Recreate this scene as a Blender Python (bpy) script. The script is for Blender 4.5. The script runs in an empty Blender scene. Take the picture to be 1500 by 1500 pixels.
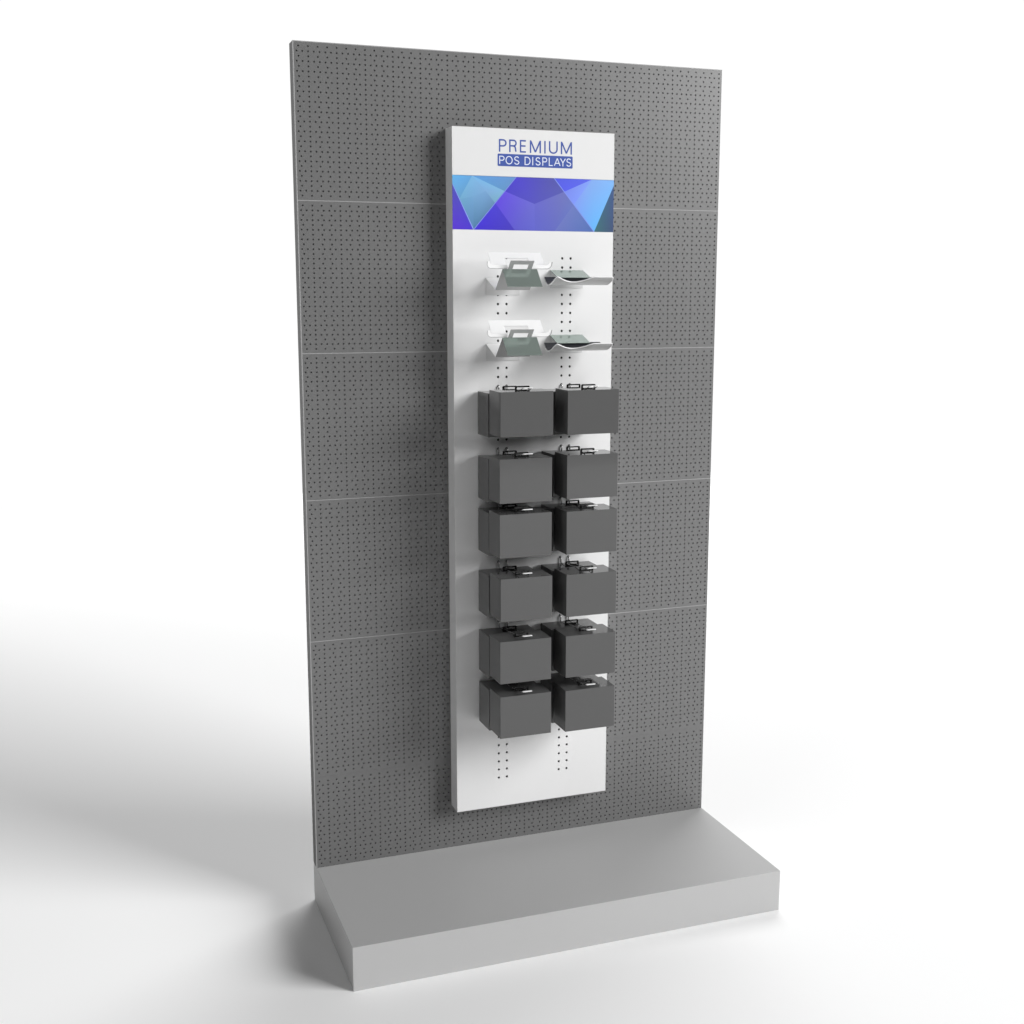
import bpy, bmesh, math
from mathutils import Vector
R = math.radians
S = 0.001                      # everything below is written in millimetres
scn = bpy.context.scene
col = scn.collection

# ------------------------------------------------------------------ materials
def srgb(h):
    c = [int(h[i:i+2], 16)/255 for i in (0, 2, 4)]
    return tuple((v/12.92 if v <= .04045 else ((v+.055)/1.055)**2.4) for v in c)

def mat(name, color, rough=.5, metal=0., spec=.5, noise=0., scale=60, bump=0.):
    m = bpy.data.materials.new(name); m.use_nodes = True
    nt = m.node_tree; b = nt.nodes['Principled BSDF']
    b.inputs['Roughness'].default_value = rough
    b.inputs['Metallic'].default_value = metal
    b.inputs['Specular IOR Level'].default_value = spec
    c = (*color, 1)
    b.inputs['Base Color'].default_value = c
    if noise or bump:
        tc = nt.nodes.new('ShaderNodeTexCoord')
        n = nt.nodes.new('ShaderNodeTexNoise'); n.inputs['Scale'].default_value = scale
        n.inputs['Detail'].default_value = 4
        nt.links.new(tc.outputs['Object'], n.inputs['Vector'])
        if noise:
            mx = nt.nodes.new('ShaderNodeMix'); mx.data_type = 'RGBA'
            mx.inputs[6].default_value = tuple(v*(1-noise) for v in color)+(1,)
            mx.inputs[7].default_value = tuple(min(1, v*(1+noise)) for v in color)+(1,)
            nt.links.new(n.outputs['Fac'], mx.inputs[0])
            nt.links.new(mx.outputs[2], b.inputs['Base Color'])
            mr = nt.nodes.new('ShaderNodeMapRange')
            mr.inputs[3].default_value = rough*.95; mr.inputs[4].default_value = rough*1.05
            nt.links.new(n.outputs['Fac'], mr.inputs[0]); nt.links.new(mr.outputs[0], b.inputs['Roughness'])
        if bump:
            bp = nt.nodes.new('ShaderNodeBump'); bp.inputs['Strength'].default_value = bump
            bp.inputs['Distance'].default_value = .0005
            nt.links.new(n.outputs['Fac'], bp.inputs['Height']); nt.links.new(bp.outputs[0], b.inputs['Normal'])
    return m

M = dict(
    floor=mat('floor_white', (.95, .95, .95), .9, spec=.1),
    peg=mat('pegboard_grey', (.145, .145, .145), .33, spec=.68, noise=.02),
    pegside=mat('frame_grey', (.055, .055, .055), .5),
    edge=mat('edge_highlight_grey', (.34, .34, .34), .35),
    base=mat('base_grey', (.47, .47, .47), .45, spec=.35, noise=.01, scale=8),
    board=mat('board_white', (.78, .78, .78), .4, spec=.3, noise=.006, scale=8),
    header=mat('header_white_dimmed', (.715, .715, .715), .4, spec=.3),  # greyer than the board: weaker light at the top put into the colour
    hole=mat('hole_shade_black', (.02, .02, .02), .6),
    box=mat('box_grey', (.102, .102, .102), .07, spec=.28, noise=.01, scale=10),
    tab=mat('tab_black', (.008, .008, .008), .2),
    chrome=mat('chrome', (.55, .55, .55), .14, metal=1.),
    white=mat('holder_white', (.92, .92, .92), .35, spec=.4),
    leg_shade=mat('holder_white_shaded', (.36, .36, .36), .35),  # white sheet greyed: the shade of its down-facing side is in the colour
    green=mat('green_mirror_acrylic', (.37, .44, .405), .05, metal=.55),
    bracket=mat('bracket_white_shaded', (.64, .64, .64), .4),  # white plate greyed: shadow under the fold is painted into it
    tray=mat('tray_white_shaded', (.41, .41, .41), .3),  # white tray greyed: shade on its down-facing front is in the colour
    liner=mat('liner_dark', (.02, .02, .025), .5),
    blue=mat('logo_blue', srgb('41579f'), .5, spec=.2),
    lett=mat('logo_white', (.72, .76, .86), .5, spec=.2),
)
def vcol_mat(name):
    m = bpy.data.materials.new(name); m.use_nodes = True
    nt = m.node_tree; b = nt.nodes['Principled BSDF']
    a = nt.nodes.new('ShaderNodeAttribute'); a.attribute_name = 'art'
    nt.links.new(a.outputs['Color'], b.inputs['Base Color'])
    b.inputs['Roughness'].default_value = .35; b.inputs['Specular IOR Level'].default_value = .25
    return m
M['art'] = vcol_mat('printed_facets')

# ------------------------------------------------------------------ helpers
def tag(o, label=None, cat=None, group=None, kind=None):
    if label: o['label'] = label
    if cat: o['category'] = cat
    if group: o['group'] = group
    if kind: o['kind'] = kind
    return o

def empty(name, loc=(0, 0, 0)):
    o = bpy.data.objects.new(name, None); col.objects.link(o)
    o.location = Vector(loc)*S; o.empty_display_size = .05
    return o

class MB:
    """collects geometry in millimetres"""
    def __init__(s): s.v = []; s.f = []; s.mi = []
    def add(s, vs, fs, mi=0):
        o = len(s.v); s.v += [tuple(v) for v in vs]
        s.f += [tuple(i+o for i in f) for f in fs]; s.mi += [mi]*len(fs)
    def box(s, x0, x1, y0, y1, z0, z1, mi=0):
        s.add([(x0,y0,z0),(x1,y0,z0),(x1,y1,z0),(x0,y1,z0),(x0,y0,z1),(x1,y0,z1),(x1,y1,z1),(x0,y1,z1)],
              [(0,3,2,1),(4,5,6,7),(0,1,5,4),(1,2,6,5),(2,3,7,6),(3,0,4,7)], mi)
    def prism(s, poly, h0, h1, axis='x', mi=0):
        """poly of 2-D points extruded along axis"""
        n = len(poly)
        def P(a, b, h): return {'x': (h, a, b), 'y': (a, h, b), 'z': (a, b, h)}[axis]
        s.add([P(a, b, h0) for a, b in poly]+[P(a, b, h1) for a, b in poly],
              [tuple(range(n))[::-1], tuple(range(n, 2*n))]+[(i, (i+1) % n, n+(i+1) % n, n+i) for i in range(n)], mi)
    def tube(s, pts, r, seg=10, mi=0):
        pts = [Vector(p) for p in pts]; n = len(pts); rings = []
        up = None
        for i, p in enumerate(pts):
            t = (pts[min(i+1, n-1)]-pts[max(i-1, 0)]).normalized()
            if up is None:
                up = t.cross(Vector((0, 0, 1)) if abs(t.z) < .9 else Vector((0, 1, 0))).normalized()
            up = (up-t*up.dot(t)).normalized(); w = t.cross(up)
            rings.append([p+up*r*math.cos(2*math.pi*k/seg)+w*r*math.sin(2*math.pi*k/seg) for k in range(seg)])
        vs = [v for q in rings for v in q]
        fs = [(i*seg+k, i*seg+(k+1) % seg, (i+1)*seg+(k+1) % seg, (i+1)*seg+k) for i in range(n-1) for k in range(seg)]
        fs += [tuple(range(seg))[::-1], tuple(range((n-1)*seg, n*seg))]
        s.add(vs, fs, mi)
    def mesh(s, name, mats, origin=(0, 0, 0), fix=True, bevel=0, smooth=False):
        me = bpy.data.meshes.new(name)
        O = Vector(origin)
        me.from_pydata([tuple((Vector(v)-O)*S) for v in s.v], [], s.f)
        for m in mats: me.materials.append(m)
        me.polygons.foreach_set('material_index', s.mi)
        if fix:
            bm = bmesh.new(); bm.from_mesh(me)
            bmesh.ops.remove_doubles(bm, verts=bm.verts, dist=1e-6)
            if bevel:
                es = [e for e in bm.edges if len(e.link_faces) == 2 and e.calc_face_angle(0) > R(35)]
                bmesh.ops.bevel(bm, geom=es, offset=bevel*S, segments=2, profile=.5, affect='EDGES')
            bmesh.ops.recalc_face_normals(bm, faces=bm.faces)
            bm.to_mesh(me); bm.free()
        if smooth:
            for p in me.polygons: p.use_smooth = True
        me.update(); return me
    def build(s, name, mats, parent=None, origin=None, **k):
        if not isinstance(mats, (list, tuple)): mats = [mats]
        if origin is None: origin = (0, 0, 0)
        o = bpy.data.objects.new(name, s.mesh(name, mats, origin, **k)); col.objects.link(o)
        if parent is not None:
            o.parent = parent
            o.location = Vector(origin)*S-parent.matrix_world.translation if False else Vector(origin)*S-Vector(parent_world(parent))
        else:
            o.location = Vector(origin)*S
        return o

def parent_world(o):
    p = Vector((0, 0, 0))
    while o is not None: p += o.location; o = o.parent
    return p

def copy_tree(o, parent=None):
    c = o.copy(); col.objects.link(c); c.parent = parent
    for ch in [x for x in bpy.data.objects if x.parent == o]: copy_tree(ch, c)
    return c

def rpoly(x0, x1, z0, z1, r, corners='abcd', n=5):
    """rounded rectangle; corners a=bl b=br c=tr d=tl"""
    out = []
    for key, cx, cz, a0 in (('a', x0+r, z0+r, 180), ('b', x1-r, z0+r, 270), ('c', x1-r, z1-r, 0), ('d', x0+r, z1-r, 90)):
        if key in corners:
            out += [(cx+r*math.cos(R(a0+90*i/n)), cz+r*math.sin(R(a0+90*i/n))) for i in range(n+1)]
        else:
            out.append({'a': (x0, z0), 'b': (x1, z0), 'c': (x1, z1), 'd': (x0, z1)}[key])
    return out

def perforated(mb, x0, x1, z0, z1, yf, depth, rows, pitch_z, r, seg=8):
    """sheet x0..x1, z0..z1 at y=yf facing -y, pierced by real holes.
    rows: list of (z, [x...], halfcell)."""
    def quad(a, b, c, d):
        if b-a > 1e-4 and d-c > 1e-4:
            mb.add([(a, yf, c), (b, yf, c), (b, yf, d), (a, yf, d)], [(0, 1, 2, 3)])
    rows = sorted(rows, key=lambda q: q[0])
    zc = z0
    for z, xs, hc in rows:
        lo, hi = max(z-pitch_z/2, z0), min(z+pitch_z/2, z1)
        quad(x0, x1, zc, lo); zc = hi
        xc = x0
        for x in xs:
            a, b = max(x-hc, x0, xc), min(x+hc, x1)
            quad(xc, a, lo, hi); xc = b
            outer = [(b, z), (b, hi), (x, hi), (a, hi), (a, z), (a, lo), (x, lo), (b, lo)]
            ring = [(x+r*math.cos(2*math.pi*k/8), z+r*math.sin(2*math.pi*k/8)) for k in range(8)]
            vs = [(p, yf, q) for p, q in outer]+[(p, yf, q) for p, q in ring]+[(p, yf+depth, q) for p, q in ring]
            fs = []
            for k in range(8):
                j = (k+1) % 8
                fs.append((k, 8+k, 8+j, j)); fs.append((8+k, 16+k, 16+j, 8+j))
            mb.add(vs, fs)
        quad(xc, x1, lo, hi)
    quad(x0, x1, zc, z1)

# ------------------------------------------------------------------ setting
fl = MB(); fl.add([(-9000, -9000, 0), (13000, -9000, 0), (13000, 7600, 0), (-9000, 7600, 0)], [(0, 1, 2, 3)])
tag(fl.build('floor', M['floor'], fix=False), kind='structure')

# ------------------------------------------------------------------ gondola
W, H, BH, BD, T = 1250., 2395.65, 120.8, 470.2, 46.8
g = empty('shelving_unit', (W/2, 0, 0))
tag(g, 'tall grey perforated back wall on a low light grey plinth, standing on the white floor', 'shelving unit')
b = MB(); b.box(0, W, -BD, T, 0, BH)
b.build('plinth', M['base'], g, (W/2, 0, 0), bevel=.6)
b = MB()                                       # hollow frame behind the sheets
b.box(0, W, 8, T, BH+.1, H-.5)
b.box(0, 2.6, 0.9, 8, BH+.2, H-.5)
b.box(W-2.2, W, .9, 8, BH+.2, H-.5)
b.box(2.6, W-2.2, .9, 8, H-2.5, H-.5)
b.build('frame', M['pegside'], g, (W/2, 0, 0))
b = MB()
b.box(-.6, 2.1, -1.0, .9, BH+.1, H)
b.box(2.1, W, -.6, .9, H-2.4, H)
b.build('edge_highlight', M['edge'], g, (W/2, 0, H), bevel=.4)  # pale strips paint the light caught along the bevelled edges
xa = [40+25*k for k in range(-1, 49)]
xb = [40+15*k for k in range(-2, 81)]
def panel_mesh(zb):
    m = MB(); rows = []
    for k in range(1, 32):
        z = -12.5*k
        if z > zb+6: rows.append((z, xa if k % 2 else xb, 12.5 if k % 2 else 7.5))
    perforated(m, 2.3, W-.6, zb, -1.2, 0, 4.2, rows, 12.5, 2.4)
    m.add([(2.3, 4.2, zb), (W-.6, 4.2, zb), (W-.6, 4.2, -1.2), (2.3, 4.2, -1.2)], [(0, 1, 2, 3)])
    return m.mesh('perforated_panel', [M['peg']], (0, 0, 0), fix=False)
me_full = panel_mesh(-398.8); me_low = panel_mesh(-(H-2000-101))
for i in range(6):
    o = bpy.data.objects.new('perforated_panel', me_full if i < 5 else me_low)
    col.objects.link(o); o.parent = g; o.location = Vector((-W/2, 0, H-400*i))*S
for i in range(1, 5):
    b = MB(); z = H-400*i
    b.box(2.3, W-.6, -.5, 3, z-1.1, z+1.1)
    b.build('joint_strip', M['edge'], g, (W/2, 0, z))  # paler grey paints the light catching on the panel edges
b = MB(); b.box(2.3, W-.6, 0.05, 3, H-2001.1, H-1998.9); b.build('joint_strip', M['peg'], g, (W/2, 0, H-2000))

# ------------------------------------------------------------------ display board
X0, X1, Z0, Z1, D = 407.7, 882.1, 256., 2194., -60.7
d = empty('display_board', (645, 0, Z0))
tag(d, 'tall narrow white display board with blue printed header mounted on the perforated wall', 'display board')
HZ = 2068.
b = MB()
b.box(X0, X0+1.5, D+.8, -1.2, Z0, Z1); b.box(X1-1.5, X1, D+.8, -1.2, Z0, Z1)
b.box(X0+1.5, X1-1.5, D+.8, -1.2, Z1-1.5, Z1); b.box(X0+1.5, X1-1.5, D+.8, -1.2, Z0, Z0+1.5)
b.box(X0+1.5, X1-1.5, -20, -1.2, Z0+1.5, Z1-1.5)
b.build('tray_body', M['board'], d, (645, 0, Z0))
b = MB()
cols = [536.9, 562.0, 727.5, 752.8]
rows = [(345.6+25.1*k, cols, 12.5) for k in range(61)]
perforated(b, X0, X1, Z0, 1925.4, D, 2.5, rows, 25.1, 3.8)
b.add([(X0, D, Z0), (X0, D+.8, Z0), (X1, D+.8, Z0), (X1, D, Z0)], [(0, 1, 2, 3)])
b.add([(X0, D, Z0), (X0, D+.8, Z0), (X0, D+.8, 1925.4), (X0, D, 1925.4)], [(0, 1, 2, 3)])
b.add([(X1, D, Z0), (X1, D+.8, Z0), (X1, D+.8, 1925.4), (X1, D, 1925.4)], [(0, 1, 2, 3)])
b.build('front_panel', M['board'], d, (645, D, Z0), fix=False)
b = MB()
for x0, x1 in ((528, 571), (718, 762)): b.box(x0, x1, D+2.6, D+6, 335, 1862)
b.build('hole_shade_strip', M['hole'], d, (645, D, Z0))  # black strips paint the darkness inside the hollow board
hd = MB(); hd.box(X0, X1, D-.1, D+.8, HZ+.4, Z1)
hd = hd.build('header_panel', M['header'], d, (645, D, HZ), bevel=.05)
# printed facets
art = {
 'a': (0, 1), 't': (.118, 1), 'l': (.0407, .56), 'p': (0, .83), 'c': (.385, 1), 'm': (.3148, .73), 'n': (.2563, .505),
 'q': (.20, .72), 'z': (.125, 0), 'o': (0, 0), 'e': (.62, 1), 'f': (.683, .752), 'h': (.498, .506), 'i': (.50, 0),
 'j': (.376, 0), 'k': (.745, .515), 'r': (.624, 0), 's': (.876, 0), 'u': (.858, 1), 'v': (1, 1), 'w': (1, .90), 'x': (1, 0),
 'g': (.125, .62)}
faces = [
 ('atlp', ['62aee4','5f9fd6','6298c2','66a8dc']),
 ('tcm', ['5c9ad6','6590c8','5f90c0']),
 ('tmnq', ['78b4e2','7cb0d4','72a4bc','7ca6d2']),
 ('tqg', ['7ab2dc','7aa4d0','72a2cc']),
 ('lgt', ['6ea6c8','72a2cc','7ab2dc']),
 ('lzg', ['6aa0c4','567fae','6f9fca']),
 ('gqnz', ['72a0ca','74a0cc','6288b0','4c7aa0']),
 ('pzo', ['5050b0','4c38cc','5836cc']),
 ('cefhm', ['4c42c4','5254a4','5458a8','5250b8','4a40c0']),
 ('mhijn', ['6450d8','6868c8','6064c8','5c58c8','5f46d8']),
 ('njz', ['4a40cc','463cb8','4230d0']),
 ('hfkri', ['6464c4','6a70b4','6474b8','6068bc','5e62c4']),
 ('ksr', ['6878b8','4c6cae','6a74bc']),
 ('euf', ['5058d8','5866e0','525ae2']),
 ('ukf', ['7e9cec','7890ee','7484e4']),
 ('uvwsk', ['80a6e6','7cb0ec','7cb4ec','62b0f0','7c98ea']),
 ('wxs', ['3c5484','3c4c72','3a6a70'])]
me = bpy.data.meshes.new('graphic_band'); vs = []; fs = []; cs = []
def uv(p, y): return Vector((X0+p[0]*(X1-X0)-645, y, 1925.6+p[1]*(HZ-.2-1925.6)-HZ))*S
for keys, cl in faces:
    o = len(vs)
    for k, c in zip(keys, cl): vs.append(uv(art[k], -.15)); cs.append((*srgb(c), 1))
    fs.append(tuple(range(o, o+len(keys)))[::-1])
for p, q, c in (('p', 'z', '8c9cee'), ('z', 'c', '7c8cdc'), ('e', 's', '7f90e4')):
    A, B = Vector(art[p]), Vector(art[q]); wd = .0065; o = len(vs)
    for P in ((A.x-wd/2, A.y), (A.x+wd/2, A.y), (B.x+wd/2, B.y), (B.x-wd/2, B.y)):
        vs.append(uv((max(0, P[0]), P[1]), -.3)); cs.append((*srgb(c), 1))
    fs.append((o, o+1, o+2, o+3))
o = len(vs)                                     # the vinyl's own thickness
for x, z in ((0, 0), (1, 0), (1, 1), (0, 1)):
    vs.append(uv((x, z), .8)); cs.append((*srgb('5050b0'), 1))
fs.append((o, o+1, o+2, o+3))
me.from_pydata([tuple(v) for v in vs], [], fs)
at = me.color_attributes.new('art', 'FLOAT_COLOR', 'POINT')
for i, c in enumerate(cs): at.data[i].color = c
me.materials.append(M['art'])
o = bpy.data.objects.new('graphic_band', me); col.objects.link(o); o.parent = hd; o.location = (0, 0, 0)
# logo
lx0, lx1 = 536.4, 756.4
b = MB(); b.prism(rpoly(lx0, lx1, 2095.4, 2127.8, 3), D-.35, D+.2, 'y')
lb = b.build('logo_bar', M['blue'], hd, (646, D, 2111))

def arc(cx, cy, rx, ry, a0, a1, n=12):
    return [(cx+rx*math.cos(R(a0+(a1-a0)*i/n)), cy+ry*math.sin(R(a0+(a1-a0)*i/n))) for i in range(n+1)]
# strokes of each capital in a unit cell (0..1, 0..1), drawn along the stroke centre
G = {
 'I': [[(.5, 0), (.5, 1)]],
 'P': [[(0, 0), (0, 1)], [(0, 1), (.55, 1)]+arc(.55, .73, .45, .27, 90, -90)+[(0, .46)]],
 'R': [[(0, 0), (0, 1)], [(0, 1), (.58, 1)]+arc(.58, .75, .40, .25, 90, -90)+[(0, .5)], [(.55, .5), (.82, .42), (.90, .25), (.92, .08), (1, 0)]],
 'E': [[(1, 1), (0, 1), (0, 0), (1, 0)], [(0, .53), (.93, .53)]],
 'M': [[(0, 0), (0, 1)], [(0.03, 1), (.5, 0.02)], [(.5, 0.02), (.97, 1)], [(1, 0), (1, 1)]],
 'U': [[(0, 1), (0, .33)]+arc(.5, .33, .5, .33, 180, 360)+[(1, 1)]],
 'O': [arc(.5, .5, .5, .5, 90, 450, 32)],
 'S': [arc(.5, .74, .46, .26, 25, 180, 10)+[(.06, .66), (.2, .57), (.5, .5), (.84, .42), (1, .28)]+arc(.5, .27, .5, .27, 0, -165, 12)],
 'D': [[(0, 0), (0, 1), (.42, 1)]+arc(.42, .5, .58, .5, 90, -90, 16)+[(0, 0)]],
 'L': [[(0, 1), (0, 0), (1, 0)]],
 'A': [[(0, 0), (.5, 1)], [(.5, 1), (1, 0)], [(.17, .33), (.83, .33)]],
 'Y': [[(0, 1), (.5, .43), (1, 1)], [(.5, .43), (.5, 0)]],
}
def text(glyphs, x0, x1, z0, z1, y, wd, m, parent):
    """glyphs: (letter, left, right) as fractions of the whole word's width"""
    for ch, a, c in glyphs:
        mb = MB(); gx0 = x0+a*(x1-x0)+wd/2; gx1 = x0+c*(x1-x0)-wd/2
        if ch == 'I': gx0 = gx1 = (gx0+gx1)/2
        for si, st in enumerate(G[ch]):
            pts = [Vector((gx0+(gx1-gx0)*p, z0+wd/2+(z1-z0-wd)*q)) for p, q in st]
            if st[0] != st[-1]:                      # square ends reach the full cap height
                for e, f in ((0, 1), (-1, -2)):
                    dv = (pts[e]-pts[f]).normalized()
                    if abs(dv.y) > .98: pts[e] = pts[e]+dv*wd/2
            P = [p for i, p in enumerate(pts) if i == 0 or (p-pts[i-1]).length > 1e-4]
            closed = st[0] == st[-1]; L_, R_ = [], []
            if closed: P = P[:-1]
            n = len(P)
            for i in range(n):
                dp = (P[i]-P[i-1]).normalized() if (i or closed) else None
                dn = (P[(i+1) % n]-P[i]).normalized() if (i < n-1 or closed) else None
                np_ = Vector((-dp.y, dp.x)) if dp is not None else None
                nn = Vector((-dn.y, dn.x)) if dn is not None else None
                if np_ is None: q = nn
                elif nn is None: q = np_
                else:
                    q = np_+nn
                    q = q.normalized() if q.length > 1e-3 else np_
                    q = q/max(.55, q.dot(np_))
                L_.append(P[i]+q*wd/2); R_.append(P[i]-q*wd/2)
            yy = y-.03*si
            vs = [(p.x, yy, p.y) for p in L_]+[(p.x, yy, p.y) for p in R_]+[(p.x, y+.25, p.y) for p in L_]+[(p.x, y+.25, p.y) for p in R_]
            fs = []
            for i in range(n if closed else n-1):
                j = (i+1) % n
                fs += [(i, j, n+j, n+i), (i, 2*n+i, 2*n+j, j), (n+i, n+j, 3*n+j, 3*n+i)]
            mb.add(vs, fs)
        mb.build('letter', m, parent, (gx0, y, z0), fix=False)
def spans(base, lo, hi): return [(c, (a-lo)/(hi-lo), (b_-lo)/(hi-lo)) for c, a, b_ in base]
text(spans([('P', 120, 248), ('R', 290, 418), ('E', 468, 580), ('M', 635, 822), ('I', 880, 900), ('U', 958, 1107), ('M', 1160, 1350)], 120, 1350),
     540.3, 753.9, 2132.8, 2166.0, D-.4, 4.0, M['blue'], hd)
text(spans([('P', 125, 212), ('O', 230, 347), ('S', 372, 460), ('D', 548, 647), ('I', 676, 694), ('S', 732, 817), ('P', 848, 930), ('L', 958, 1030), ('A', 1046, 1158), ('Y', 1150, 1248), ('S', 1258, 1342)], 125, 1342),
     541.2, 752.0, 2100.4, 2122.4, D-.6, 2.4, M['lett'], hd)

# ------------------------------------------------------------------ hooks and boxes
# local frame: origin at wall hole midpoint (x centre, front face of board, hole height)
def hook_mesh():
    m = MB()
    for sx in (-12.6, 12.6):
        pts = [(sx, 3, 0), (sx, -1.2, 0)]
        for a in range(15, 91, 15): pts.append((sx, -1.2-3.6*math.sin(R(a)), -3.6+3.6*math.cos(R(a))))
        pts.append((sx, -4.8, -15.5))
        m.tube(pts, 2.1, 12)
        m.tube([(sx, -5.2, -14.5), (sx, -9, -15.4), (sx, -13, -15.4), (sx, -160, -.6), (sx, -185, 3), (sx, -200, 8.6)], 1.25, 8)
    return m
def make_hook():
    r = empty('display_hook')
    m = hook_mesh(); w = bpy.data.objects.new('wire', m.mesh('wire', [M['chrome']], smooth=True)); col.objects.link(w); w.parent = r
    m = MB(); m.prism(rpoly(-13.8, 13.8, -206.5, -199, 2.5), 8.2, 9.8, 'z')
    w = bpy.data.objects.new('end_plate', m.mesh('end_plate', [M['white']])); col.objects.link(w); w.parent = r  # white colour paints the bright reflection on the chrome tip
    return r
BW, BHt, BDp = 150., 119.6, 90.
def make_box():
    r = empty('product_box')
    m = MB(); m.box(-BW/2, BW/2, -BDp/2, BDp/2, -BHt, 0)
    w = bpy.data.objects.new('body', m.mesh('body', [M['box']], bevel=.35)); col.objects.link(w); w.parent = r
    w = bpy.data.objects.new('hang_tab', tab_mesh(12.8, 2.6, 8.8)); col.objects.link(w); w.parent = r
    w.location = (0, -.008, 0)
    return r
def tab_mesh(top, w0, w1):
    m = MB(); n = 6                               # hanging tab with a slot
    out = rpoly(-21, 21, -.5, top, 3.2, 'cd', n); inn = rpoly(-15.8, 15.8, w0, w1, 1.6, 'cd', n)
    k = len(out)
    vs = [(a, y, c) for y in (-1, 1) for a, c in out]+[(a, y, c) for y in (-1, 1) for a, c in inn]
    fs = []
    for i in range(k):
        j = (i+1) % k
        fs += [(i, j, 2*k+j, 2*k+i), (k+i, 3*k+i, 3*k+j, k+j), (i, k+i, k+j, j), (2*k+i, 2*k+j, 3*k+j, 3*k+i)]
    m.add(vs, fs)
    return m.mesh('hang_tab', [M['tab']])
rear_tab = tab_mesh(16.2, 7.4, 12.8)
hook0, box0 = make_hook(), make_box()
ordn = ['top', 'second', 'third', 'fourth', 'fifth', 'bottom']
tops = {'left': [1498.6, 1319.2, 1169.2, 993.6, 816.8, 660.0], 'right': [1498.9, 1323.2, 1168.6, 992.2, 817.5, 659.5]}
frontY = {'left': [-257.3, -251.2, -251., -257.3, -252.5, -253.3], 'right': [-260.8, -259.5, -259.5, -261, -260.5, -260.5]}
drop = {'left': [10.2, 10.5, 10.5, 12.5, 10.5, 8.5], 'right': [10, 10, 10, 10.5, 10, 9]}
first = [True, True]
for side, cx in (('left', 549.45), ('right', 740.1)):
    for i in range(6):
        zt = tops[side][i]; fy = frontY[side][i]
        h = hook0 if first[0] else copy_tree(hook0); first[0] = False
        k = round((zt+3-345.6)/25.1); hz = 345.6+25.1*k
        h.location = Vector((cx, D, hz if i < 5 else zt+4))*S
        tag(h, f'chrome double wire hook carrying the {ordn[i]} pair of boxes in the {side} column', 'hook', 'chrome hooks on the display board')
        for pos in ('front', 'rear'):
            o = box0 if first[1] else copy_tree(box0); first[1] = False
            y = fy+BDp/2 if pos == 'front' else -67.2-BDp/2
            o.location = Vector((cx, y, zt if pos == 'front' else zt-drop[side][i]))*S
            if pos == 'rear':
                for ch in o.children:
                    if ch.name.startswith('hang_tab'): ch.data = rear_tab
            place = 'hanging in front' if pos == 'front' else 'hanging behind, next to the white board'
            tag(o, f'dark grey box {place}, {ordn[i]} box row, {side} column', 'box', 'dark grey boxes hanging on the hooks')

# ------------------------------------------------------------------ holders
def strip(mb, pts, x0, x1, t=1.6, mi=0):
    """bent sheet: polyline in (y,z) with thickness t, from x0 to x1"""
    P = [Vector(p) for p in pts]; n = len(P); off = []
    for i in range(n):
        a = (P[i]-P[i-1]).normalized() if i else None
        c = (P[i+1]-P[i]).normalized() if i < n-1 else None
        na = Vector((-a.y, a.x)) if a is not None else None
        nc = Vector((-c.y, c.x)) if c is not None else None
        if na is None: q = nc
        elif nc is None: q = na
        else:
            q = (na+nc).normalized(); q = q/max(.4, q.dot(na))
        off.append(P[i]+q*t)
    for i in range(n-1):
        mb.prism([P[i], P[i+1], off[i+1], off[i]], x0, x1, 'x', mi)

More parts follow.
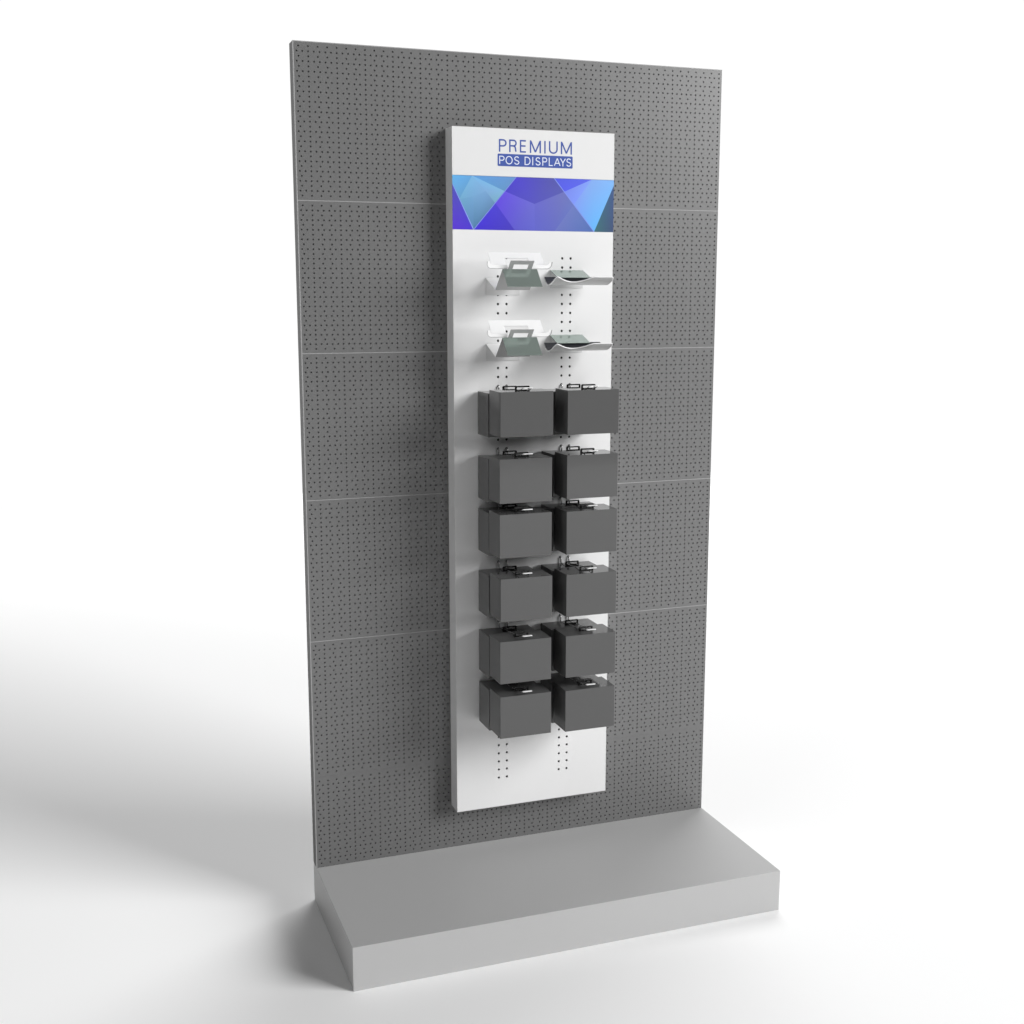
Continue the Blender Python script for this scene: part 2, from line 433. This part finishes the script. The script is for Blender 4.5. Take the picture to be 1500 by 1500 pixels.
def make_cradle():
    """local origin: centre x, board face, z of the upper one (1750 = plate bottom)"""
    r = empty('product_cradle'); m = MB()
    m.box(-49, 49, -2.2, -.3, 0, 47)
    w = m.build('wall_bracket', M['bracket'], r); w.location = (0, 0, 0)
    m = MB(); strip(m, [(-2.3, 47), (-81, 15)], -49, 49, 1.4)
    w = m.build('sloping_fold', M['white'], r); w.location = (0, 0, 0)
    # leg rising to the ridge, with a slotted tongue above it
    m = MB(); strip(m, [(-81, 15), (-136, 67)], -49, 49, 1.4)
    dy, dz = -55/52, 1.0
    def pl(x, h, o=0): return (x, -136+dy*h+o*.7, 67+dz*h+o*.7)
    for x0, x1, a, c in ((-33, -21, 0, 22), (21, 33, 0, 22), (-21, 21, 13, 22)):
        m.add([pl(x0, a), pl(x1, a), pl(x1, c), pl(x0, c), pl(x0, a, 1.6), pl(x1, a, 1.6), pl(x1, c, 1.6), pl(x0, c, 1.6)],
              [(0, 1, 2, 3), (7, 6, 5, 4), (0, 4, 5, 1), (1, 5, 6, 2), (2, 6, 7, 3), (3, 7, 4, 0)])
    w = m.build('slotted_leg', M['leg_shade'], r); w.location = (0, 0, 0)
    m = MB(); strip(m, [(-137, 68.5), (-179, 23)], -49, 49, 1.8)
    w = m.build('acrylic_flap', M['green'], r, bevel=.3); w.location = (0, 0, 0)
    # sloping back rest with an open notch, and a lip with rounded ears
    m = MB()
    A, B = Vector((-92, 112)), Vector((-131, 70))
    def sl(x, t, o=0):
        p = A+(B-A)*t; return (x, p.x-o*.7, p.y+o*.7)
    for x0, x1, t0, t1 in ((-75, -34, 0, 1), (34, 75, 0, 1), (-34, 34, 0, .36)):
        m.add([sl(x0, t0), sl(x1, t0), sl(x1, t1), sl(x0, t1), sl(x0, t0, 1.6), sl(x1, t0, 1.6), sl(x1, t1, 1.6), sl(x0, t1, 1.6)],
              [(0, 1, 2, 3), (7, 6, 5, 4), (0, 4, 5, 1), (1, 5, 6, 2), (2, 6, 7, 3), (3, 7, 4, 0)])
    w = m.build('back_rest', M['white'], r); w.location = (0, 0, 0)
    for s in (-1, 1):
        m = MB()
        poly = [(s*34, 70), (s*80, 70), (s*85, 71.5), (s*88.5, 74.5), (s*91, 79), (s*91.5, 88), (s*83, 88), (s*82, 81.5), (s*76, 79), (s*34, 79)]
        # the lip leans forward a little
        n = len(poly)
        vs = [(x, -133-(z-70)*.35, z) for x, z in poly]+[(x, -131.2-(z-70)*.35, z) for x, z in poly]
        m.add(vs, [tuple(range(n)), tuple(range(n, 2*n))[::-1]]+[(i, (i+1) % n, n+(i+1) % n, n+i) for i in range(n)])
        w = m.build('lip', M['white'], r); w.location = (0, 0, 0)
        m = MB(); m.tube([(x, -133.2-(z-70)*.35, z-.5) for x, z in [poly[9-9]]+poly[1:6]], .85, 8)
        e = m.build('lip_shade_line', M['tray'], w); e.location = (0, 0, 0)  # grey tube draws the shaded underside of the lip
    return r

def make_trough():
    r = empty('product_tray'); m = MB()
    m.box(-49, 49, -2.2, -.3, 0, 49.5)
    w = m.build('wall_bracket', M['bracket'], r); w.location = (0, 0, 0)
    m = MB(); strip(m, [(-1.5, 50), (-58, 29)], -49.5, 49.5, 1.8)
    w = m.build('acrylic_flap', M['green'], r, bevel=.3); w.location = (0, 0, 0)
    # curved trough: rear rim -> round bottom -> front wall with a scalloped rim
    prof = [(-45, 27), (-52, 20), (-60, 14), (-67, 10.2), (-74, 8.2), (-81, 8.2), (-89, 9.4), (-99, 12), (-110, 16), (-121, 21.8), (-130.5, 29)]
    nx = 60; x0, x1 = -85, 88
    def cut(x):
        u = (x-x0)/(x1-x0)
        c = 0
        if .03 < u < .66: c = math.sin(math.pi*(u-.03)/.63)**1.25
        e = 0
        if u < .03: e = (1-u/.03)**2*.35
        if u > .97: e = ((u-.97)/.03)**2*.3
        return c*.52+e
    def sheet(off):
        rows = []
        for i in range(nx+1):
            x = x0+(x1-x0)*i/nx; c = cut(x); col_ = []
            for j, (y, z) in enumerate(prof):
                if j > 6:                      # front wall shortens where the rim dips
                    f = (j-6)/4*(1-c); t = f*4; k = min(3, int(t)); a, bq = prof[6+k], prof[7+k]
                    y, z = a[0]+(bq[0]-a[0])*(t-k), a[1]+(bq[1]-a[1])*(t-k)
                ty = .25 if j < 3 else (0 if j < 6 else -.35)
                col_.append((x, y+off*(-.7 if j < 4 else .35), z+off*1.))
            rows.append(col_)
        return rows
    A, Bs = sheet(0), sheet(1.8); n = len(prof)
    vs = [p for q in A for p in q]+[p for q in Bs for p in q]; o = (nx+1)*n; fs = []; mi = []
    for i in range(nx):
        for j in range(n-1):
            a = i*n+j
            fs.append((a, a+1, a+n+1, a+n)); fs.append((o+a, o+a+n, o+a+n+1, o+a+1))
        for j in (0, n-1):
            a = i*n+j; fs.append((a, a+n, o+a+n, o+a))
    for i in (0, nx):
        for j in range(n-1):
            a = i*n+j; fs.append((a, a+1, o+a+1, o+a))
    m.v = []; m.f = []; m.mi = []; m.add(vs, fs)
    w = m.build('trough', M['tray'], r, smooth=True); w.location = (0, 0, 0)
    m = MB(); m.tube([(x-.3, y-.2, z+.3) for x, y, z in A[0][2:-1]]+[(q[-1][0], q[-1][1], q[-1][2]+.5) for q in A], 1.35, 8)
    w = m.build('rim', M['white'], r, smooth=True); w.location = (0, 0, 0)
    # dark liner lying in the trough
    m = MB(); L = [(-46.2, 29.6), (-53.4, 23.6), (-61.2, 17.8), (-68, 14.2), (-75, 12.4), (-82, 12.4), (-88, 13.4), (-94, 15.4)][::-1]
    strip(m, L, -84.5, 84, .8)
    w = m.build('liner', M['liner'], r); w.location = (0, 0, 0)
    return r

cr = make_cradle(); tr = make_trough()
for i, dz in enumerate((0, -179.2)):
    a = cr if i == 0 else copy_tree(cr)
    a.location = Vector((550.5, D, 1750+dz))*S
    w = ('upper', 'lower')[i]
    tag(a, f'{w} white cradle with a green acrylic flap, left column of the board', 'cradle', 'white product cradles')
    a = tr if i == 0 else copy_tree(tr)
    a.location = Vector((740.5, D, 1769.5+dz))*S
    tag(a, f'{w} white scalloped tray with a green acrylic flap, right column of the board', 'tray', 'white scalloped trays')

# ------------------------------------------------------------------ light
w = bpy.data.worlds.new('World'); scn.world = w; w.use_nodes = True
nt = w.node_tree; bg = nt.nodes['Background']
tc = nt.nodes.new('ShaderNodeTexCoord'); sp = nt.nodes.new('ShaderNodeSeparateXYZ')
nt.links.new(tc.outputs['Generated'], sp.inputs[0])
def ramp(out, a, b_, lo, hi):
    m = nt.nodes.new('ShaderNodeMapRange'); m.interpolation_type = 'SMOOTHSTEP'
    for i, v in enumerate((a, b_, lo, hi)): m.inputs[i+1].default_value = v
    nt.links.new(out, m.inputs[0]); return m.outputs[0]
# world strength shaped for the light: white low behind (towards +y), dim elsewhere
back = ramp(sp.outputs[1], -.1, .5, 0., 1.)
low = ramp(sp.outputs[2], .23, .42, 1., 0.)
mu = nt.nodes.new('ShaderNodeMath'); mu.operation = 'MULTIPLY'
nt.links.new(back, mu.inputs[0]); nt.links.new(low, mu.inputs[1])
nt.links.new(ramp(mu.outputs[0], 0, 1, .03, 1.02), bg.inputs['Strength'])
bg.inputs['Color'].default_value = (1, 1, 1, 1)

def area(name, loc, target, size, power):
    l = bpy.data.lights.new(name, 'AREA'); l.shape = 'SQUARE'; l.size = size; l.energy = power
    o = bpy.data.objects.new(name, l); col.objects.link(o); o.location = loc
    o.rotation_euler = (Vector(target)-Vector(loc)).to_track_quat('-Z', 'Y').to_euler(); return o
k = 2.5
area('key_light', (.4+4.9*k, -4.08*k, 0.9+2.75*k), (.5, 0, .7), 9.0, 3640)
area('back_light', (3.6, 4.2, 8.4), (.2, .2, 0), 4.6, 440)
bw = area('background_wash', (2.5, 9.2, 7), (2.5, 9.2, 0), 9, 520); bw.data.spread = R(74)
bw.data.shape = 'RECTANGLE'; bw.data.size = 24; bw.data.size_y = 9; bw.rotation_euler = (0, 0, 0)
area('side_fill', (-4.5, -2.5, 5.0), (-1.8, -1.2, 0), 2.5, 52)

# ------------------------------------------------------------------ camera
cd = bpy.data.cameras.new('camera'); cam = bpy.data.objects.new('camera', cd); col.objects.link(cam)
cam.location = (-.600264, -3.317296, 1.750879)
cam.rotation_euler = (R(90-9.996), 0, R(-19.891))
cd.sensor_width = 36; cd.lens = 36*1803.666/1500; cd.clip_start = .05; cd.clip_end = 300
scn.camera = cam
scn.render.engine = 'CYCLES'
scn.view_settings.view_transform = 'Standard'; scn.view_settings.look = 'None'
scn.view_settings.exposure = 0; scn.view_settings.gamma = 1; scn.view_settings.use_curve_mapping = False
scn.cycles.max_bounces = 8
